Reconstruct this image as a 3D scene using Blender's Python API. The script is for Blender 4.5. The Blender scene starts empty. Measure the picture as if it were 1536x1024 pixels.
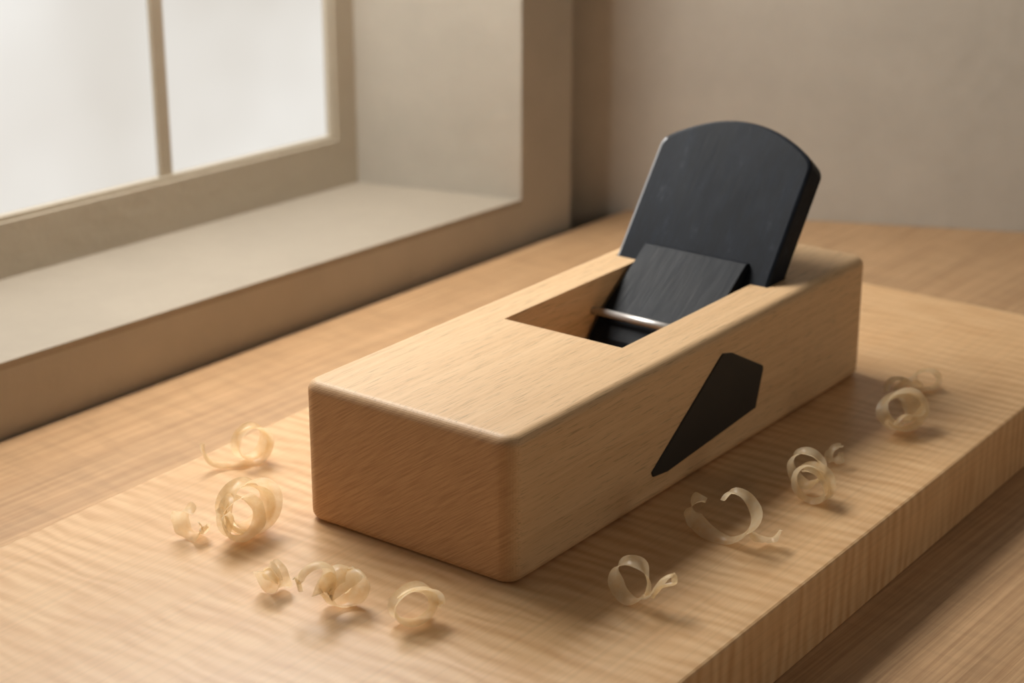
import bpy, bmesh, math, random
from mathutils import Vector, Matrix
S=0.3155          # metres per scene unit
C=bpy.context.collection
sc=bpy.context.scene
TB=.1007          # board thickness; board top is z=0, bench top is z=-TB
# ---------- helpers
def lin(c):
    return tuple(((x/255)/12.92 if x/255<=.04045 else ((x/255+.055)/1.055)**2.4) for x in c)+(1,)
def mat(name):
    m=bpy.data.materials.new(name);m.use_nodes=True
    nt=m.node_tree;return m,nt,nt.nodes['Principled BSDF']
def nd(nt,typ,**kw):
    x=nt.nodes.new(typ)
    for k,v in kw.items():
        if k in x.inputs: x.inputs[k].default_value=v
        else: setattr(x,k,v)
    return x
def coords(nt,scale,rot=(0,0,0),src='Object',pre=None):
    tc=nd(nt,'ShaderNodeTexCoord');out=tc.outputs[src]
    if pre:
        m0=nd(nt,'ShaderNodeMapping');m0.inputs['Rotation'].default_value=pre;nt.links.new(out,m0.inputs['Vector']);out=m0.outputs[0]
    mp=nd(nt,'ShaderNodeMapping');mp.inputs['Scale'].default_value=scale;mp.inputs['Rotation'].default_value=rot
    nt.links.new(out,mp.inputs['Vector']);return mp.outputs[0]
def noise(nt,vec,scale=1,detail=4,rough=.6,dist=0):
    x=nd(nt,'ShaderNodeTexNoise',Scale=scale,Detail=detail,Roughness=rough,Distortion=dist);nt.links.new(vec,x.inputs['Vector']);return x.outputs['Fac']
def wave(nt,vec,dist,dscale=1,detail=2):
    x=nd(nt,'ShaderNodeTexWave',Scale=1,Distortion=dist,Detail=detail);x.inputs['Detail Scale'].default_value=dscale
    nt.links.new(vec,x.inputs['Vector']);return x.outputs['Fac']
def ramp(nt,fac,stops):
    x=nd(nt,'ShaderNodeValToRGB');e=x.color_ramp.elements
    while len(e)<len(stops): e.new(.5)
    for i,(p,c) in enumerate(stops): e[i].position=p;e[i].color=c if len(c)==4 else lin(c)
    nt.links.new(fac,x.inputs[0]);return x.outputs[0]
def mix(nt,fac,a,b,mode='MIX'):
    x=nd(nt,'ShaderNodeMix',data_type='RGBA',blend_type=mode)
    for s,v in ((0,fac),(6,a),(7,b)):
        if hasattr(v,'is_output'): nt.links.new(v,x.inputs[s])
        else: x.inputs[s].default_value=v
    return x.outputs[2]
def bump(nt,bs,h,st,dist=.001):
    x=nd(nt,'ShaderNodeBump',Strength=st,Distance=dist);nt.links.new(h,x.inputs['Height']);nt.links.new(x.outputs[0],bs.inputs['Normal'])
def G(v): return (v,v,v,1)
def mesh_obj(name,bm,m,parent=None):
    bmesh.ops.recalc_face_normals(bm,faces=bm.faces)
    me=bpy.data.meshes.new(name);bm.to_mesh(me);bm.free()
    o=bpy.data.objects.new(name,me);C.objects.link(o)
    if m: me.materials.append(m)
    if parent: o.parent=parent
    return o
def prism(bm,pts2,f3a,f3b):
    A=[bm.verts.new(f3a(p)) for p in pts2];B=[bm.verts.new(f3b(p)) for p in pts2]
    bm.faces.new(A);bm.faces.new(B[::-1])
    k=len(A)
    for i in range(k): bm.faces.new((A[i],B[i],B[(i+1)%k],A[(i+1)%k]))
    return A,B
def box8(bm,c):
    v=[bm.verts.new(p) for p in c]
    for q in ((3,2,1,0),(4,5,6,7),(0,1,5,4),(1,2,6,5),(2,3,7,6),(3,0,4,7)): bm.faces.new([v[i] for i in q])
def bevel(bm,off,seg,edges=None,mi=-1,clamp=True):
    return bmesh.ops.bevel(bm,geom=edges or list(bm.edges),offset=off,segments=seg,profile=.5,affect='EDGES',clamp_overlap=clamp,material=mi)
def tag(o,label=None,cat=None,group=None,kind=None):
    for k,v in (('label',label),('category',cat),('group',group),('kind',kind)):
        if v: o[k]=v
    return o

# ---------- materials
def wood_plane():
    m,nt,bs=mat('plane_beech')
    n1=noise(nt,coords(nt,(8,480,480),(0,0,math.radians(2))),1,5,.65,.2)
    n2=noise(nt,coords(nt,(90,2200,2200),(0,0,math.radians(3))),1,2,.5)
    n3=noise(nt,coords(nt,(5,28,28)),1,3)
    base=ramp(nt,n1,[(.3,(208,170,126)),(.68,(225,191,149))])
    base=mix(nt,.9,base,ramp(nt,n2,[(.34,G(.62)),(.42,G(1))]),'MULTIPLY')
    base=mix(nt,.22,base,ramp(nt,n3,[(.3,(200,158,113)),(.7,(227,193,150))]))
    ne=noise(nt,coords(nt,(200,70,2200),pre=(math.radians(35),0,0)),1,2,.5,.1)
    eg=ramp(nt,ne,[(.32,(178,135,94)),(.6,(201,158,114))])
    nf=noise(nt,coords(nt,(900,900,900)),1,2)
    eg=mix(nt,.2,eg,ramp(nt,nf,[(.3,G(.8)),(.6,G(1))]),'MULTIPLY')
    tc=nd(nt,'ShaderNodeTexCoord');sx=nd(nt,'ShaderNodeSeparateXYZ');nt.links.new(tc.outputs['Normal'],sx.inputs[0])
    ab=nd(nt,'ShaderNodeMath',operation='ABSOLUTE');nt.links.new(sx.outputs[0],ab.inputs[0])
    mr=nd(nt,'ShaderNodeMapRange');mr.inputs[1].default_value=.3;mr.inputs[2].default_value=.95;nt.links.new(ab.outputs[0],mr.inputs[0])
    nt.links.new(mix(nt,mr.outputs[0],base,eg),bs.inputs['Base Color'])
    bs.inputs['Roughness'].default_value=.5;bs.inputs['Specular IOR Level'].default_value=.35
    bump(nt,bs,n2,.06,.0003);return m
def wood_board():
    m,nt,bs=mat('curly_maple')
    w=wave(nt,coords(nt,(44,17,17)),6.5,1.1,3)
    w2=noise(nt,coords(nt,(130,32,32)),1,2,.5,.5)
    amp=noise(nt,coords(nt,(15,36,36)),1,3)
    fa=ramp(nt,w,[(.0,(202,154,105)),(.5,(220,177,128)),(1,(232,194,147))])
    fa=mix(nt,ramp(nt,amp,[(.32,G(.15)),(.62,G(1))]),lin((220,177,128)),fa)
    fb=ramp(nt,w2,[(.3,(202,154,105)),(.5,(220,177,128)),(.7,(232,194,147))])
    fig=mix(nt,.4,fa,fb)
    n1=noise(nt,coords(nt,(9,650,650)),1,3,.6,.2)
    c=mix(nt,.9,fig,ramp(nt,n1,[(.3,G(.89)),(.58,G(1))]),'MULTIPLY')
    n3=noise(nt,coords(nt,(5,9,9)),1,2)
    c=mix(nt,.6,c,ramp(nt,n3,[(.3,G(.86)),(.7,G(1))]),'MULTIPLY')
    nt.links.new(c,bs.inputs['Base Color']);bs.inputs['Roughness'].default_value=.38
    bump(nt,bs,w2,.05,.0010);return m
def wood_bench():
    m,nt,bs=mat('bench_wood')
    n1=noise(nt,coords(nt,(9,480,480)),1,5,.7,.6)
    n2=noise(nt,coords(nt,(2.2,70,70)),1,5,.65,1.5)
    w=noise(nt,coords(nt,(120,30,30)),1,2,.5,.7)
    n3=noise(nt,coords(nt,(3,22,22)),1,4,.6,1.5)
    c=ramp(nt,n1,[(.34,(176,136,97)),(.62,(209,169,126))])
    c=mix(nt,.65,c,ramp(nt,n2,[(.36,G(.86)),(.56,G(1))]),'MULTIPLY')
    c=mix(nt,.6,c,ramp(nt,w,[(.3,G(.81)),(.6,G(1))]),'MULTIPLY')
    c=mix(nt,.55,c,ramp(nt,n3,[(.3,G(.84)),(.65,G(1))]),'MULTIPLY')
    nt.links.new(c,bs.inputs['Base Color']);bs.inputs['Roughness'].default_value=.42
    bump(nt,bs,n1,.1,.0005);return m
def plaster(name,col,var=.93,rough=.85):
    m,nt,bs=mat(name)
    n1=noise(nt,coords(nt,(18,18,18)),1,7,.7)
    c=mix(nt,1,lin(col),ramp(nt,n1,[(.3,G(var)),(.7,G(1))]),'MULTIPLY')
    nt.links.new(c,bs.inputs['Base Color']);bs.inputs['Roughness'].default_value=rough
    bump(nt,bs,noise(nt,coords(nt,(90,90,90)),1,5),.45,.0015);return m
def steel(name,cols):
    m,nt,bs=mat(name)
    n1=noise(nt,coords(nt,(50,1300,50),(0,0,.03)),1,4,.7);n2=noise(nt,coords(nt,(30,70,30)),1,8,.8)
    c=ramp(nt,n2,[(.42,cols[0]),(.6,cols[1]),(.76,cols[2])])
    c=mix(nt,.9,c,ramp(nt,n1,[(.35,G(.42)),(.65,G(1))]),'MULTIPLY')
    nt.links.new(c,bs.inputs['Base Color'])
    nt.links.new(ramp(nt,n1,[(.3,G(.38)),(.7,G(.58))]),bs.inputs['Roughness'])
    bs.inputs['Specular IOR Level'].default_value=.12
    bump(nt,bs,n1,.25,.0003);return m
def simple(name,col,rough,metal=0,sc_=60):
    m,nt,bs=mat(name);n1=noise(nt,coords(nt,(sc_,)*3),1,3)
    nt.links.new(mix(nt,1,lin(col),ramp(nt,n1,[(.3,G(.85)),(.7,G(1))]),'MULTIPLY'),bs.inputs['Base Color'])
    bs.inputs['Roughness'].default_value=rough;bs.inputs['Metallic'].default_value=metal;return m
def shaving_mat():
    m,nt,bs=mat('shaving_wood');n1=noise(nt,coords(nt,(300,300,300)),1,3)
    c=ramp(nt,n1,[(.3,(250,226,182)),(.7,(255,244,216))])
    nt.links.new(c,bs.inputs['Base Color']);bs.inputs['Roughness'].default_value=.3
    tr=nd(nt,'ShaderNodeBsdfTranslucent');nt.links.new(c,tr.inputs[0])
    mx=nd(nt,'ShaderNodeMixShader',Fac=.5);nt.links.new(bs.outputs[0],mx.inputs[1]);nt.links.new(tr.outputs[0],mx.inputs[2])
    tp=nd(nt,'ShaderNodeBsdfTransparent');tp.inputs[0].default_value=(1,.95,.85,1)
    m2=nd(nt,'ShaderNodeMixShader',Fac=.38);nt.links.new(mx.outputs[0],m2.inputs[1]);nt.links.new(tp.outputs[0],m2.inputs[2])
    nt.links.new(m2.outputs[0],nt.nodes['Material Output'].inputs[0]);return m
def glass_mat():
    m,nt,bs=mat('frosted_glass')
    n1=noise(nt,coords(nt,(4,4,4)),1,3,.5)
    c=ramp(nt,n1,[(.32,(214,208,198)),(.64,(247,245,240))])
    bs.inputs['Base Color'].default_value=(.05,.05,.05,1);bs.inputs['Roughness'].default_value=.4
    nt.links.new(c,bs.inputs['Emission Color']);bs.inputs['Emission Strength'].default_value=.94
    return m
M=dict(plane=wood_plane(),board=wood_board(),bench=wood_bench(),wall=plaster('plaster_wall',(184,176,162),.88),trim=plaster('painted_frame',(186,174,154),.94,.6),sill=plaster('painted_sill',(165,153,136),.9,.7),
 back=plaster('plaster_back_wall',(199,191,178),.86),steel=steel('dark_steel',((20,25,33),(30,36,46),(82,86,92))),chip=steel('dark_chip_steel',((16,20,27),(24,29,37),(38,42,48))),edge=simple('steel_edge_highlight',(158,160,164),.3,.1),  # edge: lighter steel tone, a highlight put into the colour
 black=simple('black_inlay',(16,17,19),.55),rod=simple('rod_steel',(212,209,205),.36,.65),shav=shaving_mat(),glass=glass_mat(),floor=simple('floor_concrete',(120,105,90),.8))

# ---------- room: window wall in its own frame (x along the wall, y into the wall, z above bench)
P0=Vector((-.763,2.610,-TB));u=Vector((.6162,.7876,0)).normalized();n=Vector((-u.y,u.x,0))
wang=math.atan2(u.y,u.x)
def wobj(name,bm,m,parent=None):
    o=mesh_obj(name,bm,m,parent)
    if not parent: o.location=P0*S;o.rotation_euler=(0,0,wang)
    return o
def Wl(s,h,d): return Vector((s,d,h))*S
def Ww(s,h,d): return (P0+u*s+n*d+Vector((0,0,h)))*S
def hs(s): return .1164-.0216*s
def glb(s): return .2200-.0216*s
ZB=-2.5; ZT=3.2; s_end=1.431; s_rev=1.268; sw=1.162; dw=.337; SL=-1.8; SG=1.100; M0,M1=.655,.683
def wbox(bm,sa,sb,lo,hi,da,db):
    flo=lo if callable(lo) else (lambda s:lo); fhi=hi if callable(hi) else (lambda s:hi)
    box8(bm,[Wl(sa,flo(sa),da),Wl(sb,flo(sb),da),Wl(sb,flo(sb),db),Wl(sa,flo(sa),db),Wl(sa,fhi(sa),da),Wl(sb,fhi(sb),da),Wl(sb,fhi(sb),db),Wl(sa,fhi(sa),db)])
bm=bmesh.new()
wbox(bm,SL,s_end,ZB,lambda s:hs(s)-.012,0,dw+.25)
prism(bm,[(s_rev,0),(s_end,0),(s_end,dw+.25),(sw,dw+.25),(sw,dw)],lambda p:Wl(p[0],hs(p[0])-.012,p[1]),lambda p:Wl(p[0],ZT,p[1]))
wbox(bm,SL,s_rev,2.6,ZT,0,dw+.25)
tag(wobj('wall_left',bm,M['wall']),kind='structure',label='pale plaster window wall with deep reveal beside the bench')
win=bpy.data.objects.new('window_1',None);C.objects.link(win);win.location=P0*S;win.rotation_euler=(0,0,wang)
tag(win,kind='structure',label='frosted window with cream wooden frame above deep sill')
bm=bmesh.new();prism(bm,[(SL,0),(s_rev,0),(sw,dw),(sw,dw+.2),(SL,dw+.2)],lambda p:Wl(p[0],hs(p[0])-.012,p[1]),lambda p:Wl(p[0],hs(p[0]),p[1]));wobj('sill',bm,M['sill'],win)
bm=bmesh.new()
wbox(bm,SL,sw,hs,lambda s:glb(s)-.008,dw,dw+.06)
wbox(bm,SL,SG,lambda s:glb(s)-.009,glb,dw+.008,dw+.06)
wbox(bm,SG+.007,sw,lambda s:glb(s)-.008,2.6,dw,dw+.06)
wbox(bm,SG,SG+.008,lambda s:glb(s)-.008,2.6,dw+.008,dw+.06)
wbox(bm,SL,sw,2.5,2.6,dw,dw+.06)
wobj('frame',bm,M['trim'],win)
bm=bmesh.new();wbox(bm,M0,M1,glb,2.5,dw+.016,dw+.035);wobj('muntin',bm,M['trim'],win)
for sa,sb in ((SL,M0),(M1,SG)):
    bm=bmesh.new();wbox(bm,sa,sb,glb,2.5,dw+.025,dw+.04);wobj('glass_pane',bm,M['glass'],win)
# back wall along the far edge of the bench
kA=Vector((.241,3.845,-TB));kd=Vector((.98,-.199,0)).normalized();kn=Vector((-kd.y,kd.x,0))
bm=bmesh.new();box8(bm,[Vector(p)*S for p in [(-1.2,0,ZB),(3.5,0,ZB),(3.5,.3,ZB),(-1.2,.3,ZB),(-1.2,0,ZT),(3.5,0,ZT),(3.5,.3,ZT),(-1.2,.3,ZT)]])
wb=mesh_obj('wall_back',bm,M['back']);wb.location=(kA+kn*.002)*S;wb.rotation_euler=(0,0,math.atan2(kd.y,kd.x))
tag(wb,kind='structure',label='plain warm grey plaster wall behind the bench')
bm=bmesh.new();z0=ZB-TB
box8(bm,[Vector(p)*S for p in [(-3,-1,z0-.1),(4,-1,z0-.1),(4,5,z0-.1),(-3,5,z0-.1),(-3,-1,z0),(4,-1,z0),(4,5,z0),(-3,5,z0)]])
tag(mesh_obj('floor',bm,M['floor']),kind='structure',label='plain floor under the workbench')
# ---------- bench
bm=bmesh.new()
Rb=Matrix.Rotation(-wang,3,'Z')
c=[Rb@((P-P0)*S) for P in (P0-u*1.0-n*.001,P0-u*1.0-n*2.6,kA+kd*1.6,kA-n*.001)]
for p in c: p.z=0
A=[bm.verts.new(p) for p in c];B=[bm.verts.new(p-Vector((0,0,.05))) for p in c]
bm.faces.new(A);bm.faces.new(B[::-1])
for i in range(4): bm.faces.new((A[i],B[i],B[(i+1)%4],A[(i+1)%4]))
cen=sum(c,Vector())/4
for p in c:
    q=p+(cen-p)*.14;r=.03
    ring=[(q.x-r,q.y-r),(q.x+r,q.y-r),(q.x+r,q.y+r),(q.x-r,q.y+r)]
    box8(bm,[Vector((x,y,ZB*S)) for x,y in ring]+[Vector((x,y,-.049)) for x,y in ring])
ben=mesh_obj('workbench',bm,M['bench']);ben.location=P0*S;ben.rotation_euler=(0,0,wang)
tag(ben,'long plain wooden workbench top running under the window sill','workbench')
# ---------- board
bm=bmesh.new();x0,cb,cr,cl=.55,2.8228,.8653,1.6883
box8(bm,[Vector(p)*S for p in [(x0,cr,-TB),(cb,cr,-TB),(cb,cl,-TB),(x0,cl,-TB),(x0,cr,0),(cb,cr,0),(cb,cl,0),(x0,cl,0)]])
bevel(bm,.0012,2)
bd=mesh_obj('maple_board',bm,M['board']);bd.rotation_euler=(0,0,.9466)
tag(bd,'thick pale curly maple board lying under the hand plane','board')
# ---------- hand plane
L,W,H=.862,.3165,.1826
pl=bpy.data.objects.new('hand_plane',None);C.objects.link(pl);pl.location=(-.0003*S,1.9303*S,0);pl.rotation_euler=(0,0,.9286)
tag(pl,'pale wooden block hand plane with dark steel blade, resting on the maple board','hand plane')
def V(x,y,z): return Vector((x,y,z))*S
bm=bmesh.new();box8(bm,[V(0,0,0),V(L,0,0),V(L,W,0),V(0,W,0),V(0,0,H),V(L,0,H),V(L,W,H),V(0,W,H)])
bevel(bm,.022*S,10,[e for e in bm.edges if abs(e.verts[0].co.z-e.verts[1].co.z)>.01])
bevel(bm,.0130*S,8,[e for e in bm.edges if abs(e.verts[0].co.z-e.verts[1].co.z)<1e-5])
body=mesh_obj('body',bm,None)
TX=.642;BA=math.radians(53);cd_,sd_=math.cos(BA),math.sin(BA)
TK=.042
def bl3(l,y,k): return V(TX+l*cd_+k*sd_,y,H+l*sd_-k*cd_)
def xat(z): return TX+(z-H)/math.tan(BA)
bm=bmesh.new();prof=[(.323,.26),(.323,.10),(.45,-.02),(xat(-.02)+.01,-.02),(xat(.26)+.01,.26)]
prism(bm,prof,lambda p:V(p[0],.069,p[1]),lambda p:V(p[0],.254,p[1]));c1=mesh_obj('cut_a',bm,None)
ya,yb_=.0435,.2915
bm=bmesh.new();prism(bm,[(-.2,-.0005),(.3,-.0005),(.3,TK+.0015),(-.2,TK+.0015)],lambda p:bl3(p[0],ya-.0015,p[1]),lambda p:bl3(p[0],yb_+.0015,p[1]));c2=mesh_obj('cut_b',bm,None)
for c_ in (c1,c2):
    md=body.modifiers.new('b','BOOLEAN');md.object=c_;md.operation='DIFFERENCE';md.solver='EXACT'
dg=bpy.context.evaluated_depsgraph_get();dg.update()
me=bpy.data.meshes.new_from_object(body.evaluated_get(dg));body.modifiers.clear();body.data=me
me.materials.clear();me.materials.append(M['plane']);body.parent=pl
for c_ in (c1,c2): bpy.data.objects.remove(c_)
# blade outline: straight sides, rounded shoulders, shallow crown; chamfer built as an inset ring
ym=(ya+yb_)/2
def outline(ins):
    hw=(yb_-ya)/2-ins;cr2=.016
    crown=lambda x:.236-ins-.044*abs(x)**2
    xs=1-cr2/hw;o=[(-.19,ym+hw),(-.19,ym-hw)]
    def fil(sg):
        slope=.088*xs/hw
        r=[];p1=(crown(xs)-slope*cr2,hw);p0=(p1[0]-cr2*.8,hw);p2=(crown(xs),hw*xs)
        for i in range(13):
            a=i/12;r.append(tuple((1-a)**2*p0[j]+2*a*(1-a)*p1[j]+a*a*p2[j] for j in (0,1)))
        return [(l,ym+sg*y) for l,y in r]
    o+=fil(-1)
    for i in range(1,32):
        x=-xs+2*xs*i/32;o.append((crown(x),ym+hw*x))
    o+=fil(1)[::-1];return o
bm=bmesh.new();ch=.0042
rings=[[bm.verts.new(bl3(p[0],p[1],k)) for p in outline(i_)] for i_,k in ((ch,0),(ch*.3,ch*.3),(0,ch),(0,TK-ch*.7),(ch*.7,TK))]
bm.faces.new(rings[0]);bm.faces.new(rings[-1][::-1]);N_=len(rings[0])
for k in range(4):
    for i in range(N_):
        fc=bm.faces.new((rings[k][i],rings[k+1][i],rings[k+1][(i+1)%N_],rings[k][(i+1)%N_]))
        if k<2 and i>50: fc.material_index=1  # painted highlight on the left chamfer and shoulder only
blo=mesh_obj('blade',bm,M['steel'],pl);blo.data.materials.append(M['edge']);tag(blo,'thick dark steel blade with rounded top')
bm=bmesh.new()
prof=[(.660,.2055),(.650,.2075),(.536,.131),(.512,.108),(.497,.082),(.505,.06),(xat(.05)-.001,.05),(xat(.198)-.0005,.198)]
prism(bm,prof,lambda p:V(p[0],.081,p[1]),lambda p:V(p[0],.2475,p[1]));bevel(bm,.0012*S,2)
mesh_obj('chip_breaker',bm,M['chip'],pl)
def rod(name,p,q,r,m,parent,seg=20):
    bm=bmesh.new();mt=(q-p).to_track_quat('Z','Y').to_matrix().to_4x4();mt.translation=(p+q)/2
    bmesh.ops.create_cone(bm,cap_ends=True,segments=seg,radius1=r,radius2=r,depth=(q-p).length,matrix=mt)
    o=mesh_obj(name,bm,m,parent)
    for pp in o.data.polygons: pp.use_smooth=len(pp.vertices)==4
    return o
tag(rod('retaining_rod',V(.528,.0685,.138),V(.528,.2545,.138),.0058*S,M['rod'],pl),'thin bright steel rod across the opening')
inl=[(.289,.043),(.447,.149),(.453,.152),(.477,.146),(.559,.104),(.560,.099),(.544,.048),(.325,.032),(.292,.036)]
bm=bmesh.new();prism(bm,inl,lambda p:V(p[0],.004,p[1]),lambda p:V(p[0],-.0022,p[1]))
bevel(bm,.0007*S,2)
tag(mesh_obj('side_inlay',bm,M['black'],pl),'black kite-shaped plate set in the side')
# ---------- shavings
rnd=random.Random(4)
def cr_(pts,k=4):
    P=[Vector(p) for p in pts];o=[]
    for i in range(len(P)-1):
        a,b,c,d=P[max(i-1,0)],P[i],P[i+1],P[min(i+2,len(P)-1)]
        for j in range(k):
            x=j/k;o.append(.5*((2*b)+(c-a)*x+(2*a-5*b+4*c-d)*x*x+(3*b-a-3*c+d)*x**3))
    o.append(P[-1]);return o
def spiral(cx,cz,r0,r1,a0,a1,d0=0,d1=0,sq=1,n=0):
    n=n or max(10,int(abs(a1-a0)/16));o=[]
    for i in range(n+1):
        x=i/n;a=math.radians(a0+(a1-a0)*x);r=r0+(r1-r0)*x
        o.append((cx+r*math.cos(a),d0+(d1-d0)*x,cz+r*math.sin(a)*sq))
    return o
def shaving(label,base,strands,rot,lean=0,tilt=.25,size=1):
    """strands: (control points in mm: x right, y away, z up; strip width in mm)"""
    bm=bmesh.new();na=6
    for ctrl,w in strands:
        pts=cr_(ctrl);rows=[];ph=rnd.uniform(0,6);w=w*.92
        for i,p in enumerate(pts):
            x=i/(len(pts)-1)
            tn=(pts[min(i+1,len(pts)-1)]-pts[max(i-1,0)]).normalized()
            wd=Vector((tilt*math.sin(5*x+ph),1,tilt*math.cos(4*x+ph)*.7));wd=(wd-wd.dot(tn)*tn).normalized()
            nr=wd.cross(tn)
            ww=w*(.3+.7*min(1,6*x+.1,6*(1-x)+.1))*(1+.12*math.sin(17*x+ph)+.06*math.sin(41*x))
            row=[]
            for j in range(na+1):
                k=j/na-.5
                row.append(bm.verts.new((p+wd*ww*(k+.05*math.sin(19*x+ph))+nr*(.2*w*4*k*k)+nr*.16*math.sin(27*x+2.5*j))*.001*size))
            rows.append(row)
        for i in range(len(rows)-1):
            for j in range(na): bm.faces.new((rows[i][j],rows[i+1][j],rows[i+1][j+1],rows[i][j+1]))
    bmesh.ops.rotate(bm,verts=bm.verts,cent=(0,0,0),matrix=Matrix.Rotation(math.radians(lean),3,'X'))
    zmin=min(v.co.z for v in bm.verts)
    for v in bm.verts: v.co.z-=zmin
    o=mesh_obj('wood_shaving',bm,M['shav'])
    for p in o.data.polygons:p.use_smooth=True
    o.location=(base[0]*S,base[1]*S,.0002);o.rotation_euler=(0,0,math.radians(rot))
    return tag(o,label,'wood shaving','curled shavings scattered on the maple board')
shaving('ring-shaped shaving with long tail, left of the plane near the board edge',(-.341,2.285),
  [([(-20,5,11),(-20,4,7),(-17,3,2.5),(-10,2,.8),(-4,0,.8)]+spiral(1,7.5,7.5,6,-100,500,0,5),8)],34,5,.25,.95)
shaving('small open curl left of the large rolled shaving',(-.383,2.065),
  [(spiral(0,5.5,5.5,6,60,350,0,0)+[(6,1,4),(8,2,6)],9)],-38,10,.3,.9)
shaving('largest tightly rolled shaving, in front of the plane end on the left',(-.318,2.072),
  [(spiral(1,10,11,7,150,900,-3,3,.9),11),([(-13,-5,4),(-12,-6,9)]+spiral(-6,8.5,8,6,160,520,-7,-4),10)],40,-8,.25,.98)
shaving('small crumpled curl beside the tangled shaving at the front',(-.266,1.924),
  [(spiral(0,5,5.5,3,20,620,-2,3),8)],-40,15,.5,.9)
shaving('tangled double-loop shaving in front of the plane near corner',(-.195,1.886),
  [([(-14,3,10),(-15,4,15)]+spiral(-7,14,7,6,170,-60,4,1)+spiral(2,8.5,8.5,6,60,-420,-1,4),9)],30,8,.45,.98)
shaving('low flattened loop, nearest shaving to the front edge of the photo',(-.102,1.842),
  [([(10,-1,2)]+spiral(0,5.5,9.5,7,-20,500,0,4,.66),10.5)],32,-18,.25,.86)
shaving('bow-shaped shaving of one thin ring and one twisted loop, right front of board',(.146,1.886),
  [(spiral(-6,8.5,7.5,7.5,-30,330,0,2,1.15)+[(3,1,5),(7,2,12),(12,3,15),(13,4,10),(7,3,7),(4,2,2)],7)],-28,0,.7,.84)
shaving('large open C-shaped curl with small end loop beside the black side plate',(.262,2.051),
  [(spiral(-15,8,4.5,4.5,70,260,4,2)+[(-12,1,2),(-6,0,.8),(1,-1,1.5),(8,-1,7),(10,0,14),(6,1,20),(0,2,21),(-4,3,16)],8.5),([(8,2,4),(13,4,2),(17,5,2.5),(19,6,6)],7)],-30,6,.4,.9)
shaving('double-ring shaving standing right of the plane between others',(.376,2.180),
  [(spiral(-4,12,7,7,-80,400,5,2),7.5),(spiral(2,8.5,8.5,6.5,-60,480,-1,-5),8)],-36,5,.25,.88)
shaving('tiniest curl, just behind the double-ring shaving',(.426,2.281),
  [(spiral(0,4.5,4.5,3,60,360,0,2),6)],34,0,.25,.85)
shaving('loose rounded roll of shaving near the far right corner of the plane',(.536,2.392),
  [(spiral(0,8,11.5,7,200,860,-3,3,.68),9),([(-10,-4,3),(-5,-5,6),(2,-5,4),(9,-4,8)],6)],34,-24,.4)
shaving('farthest shaving, two low loops close to the back of the board',(.585,2.538),
  [([(-20,0,2),(-19,0,5),(-14,0,8),(-7,0,7),(-5,0,4),(-10,1,1.5),(-3,1,1)]+spiral(6,4,6.5,5,-110,250,0,3,.6),8)],28,-30,.4,.95)
# ---------- camera
f,th=2846.4,.3479
cd=bpy.data.cameras.new('camera');co=bpy.data.objects.new('camera',cd);C.objects.link(co);sc.camera=co
co.location=(0,0,S);co.rotation_euler=(math.pi/2-th,0,0);cd.sensor_width=36;cd.lens=f/1536*36;cd.clip_start=.01
cd.dof.use_dof=True;cd.dof.focus_distance=2.2*S;cd.dof.aperture_fstop=10.5
# ---------- light
def area(name,loc,target,size,power,col,sy=None):
    l=bpy.data.lights.new(name,'AREA');l.energy=power;l.color=col;l.size=size
    if sy: l.shape='RECTANGLE';l.size_y=sy
    o=bpy.data.objects.new(name,l);C.objects.link(o);o.location=loc
    o.rotation_euler=(Vector(target)-Vector(loc)).to_track_quat('-Z','Y').to_euler();return o
tgt=Vector((.25,2.5,0))*S
area('window_daylight',Ww(.5,1.42,dw-.06),tgt,1.2*S,6.3,(1,.97,.92),.9*S)
area('room_fill',Vector((3.2,.9,.75))*S,tgt,1.0*S,.85,(1,.86,.68))  # unseen warm fill light, added to brighten the plane's right side
w=bpy.data.worlds.new('world');sc.world=w;w.use_nodes=True
w.node_tree.nodes['Background'].inputs[0].default_value=(1,.92,.81,1);w.node_tree.nodes['Background'].inputs[1].default_value=.09
sc.view_settings.view_transform='Standard'
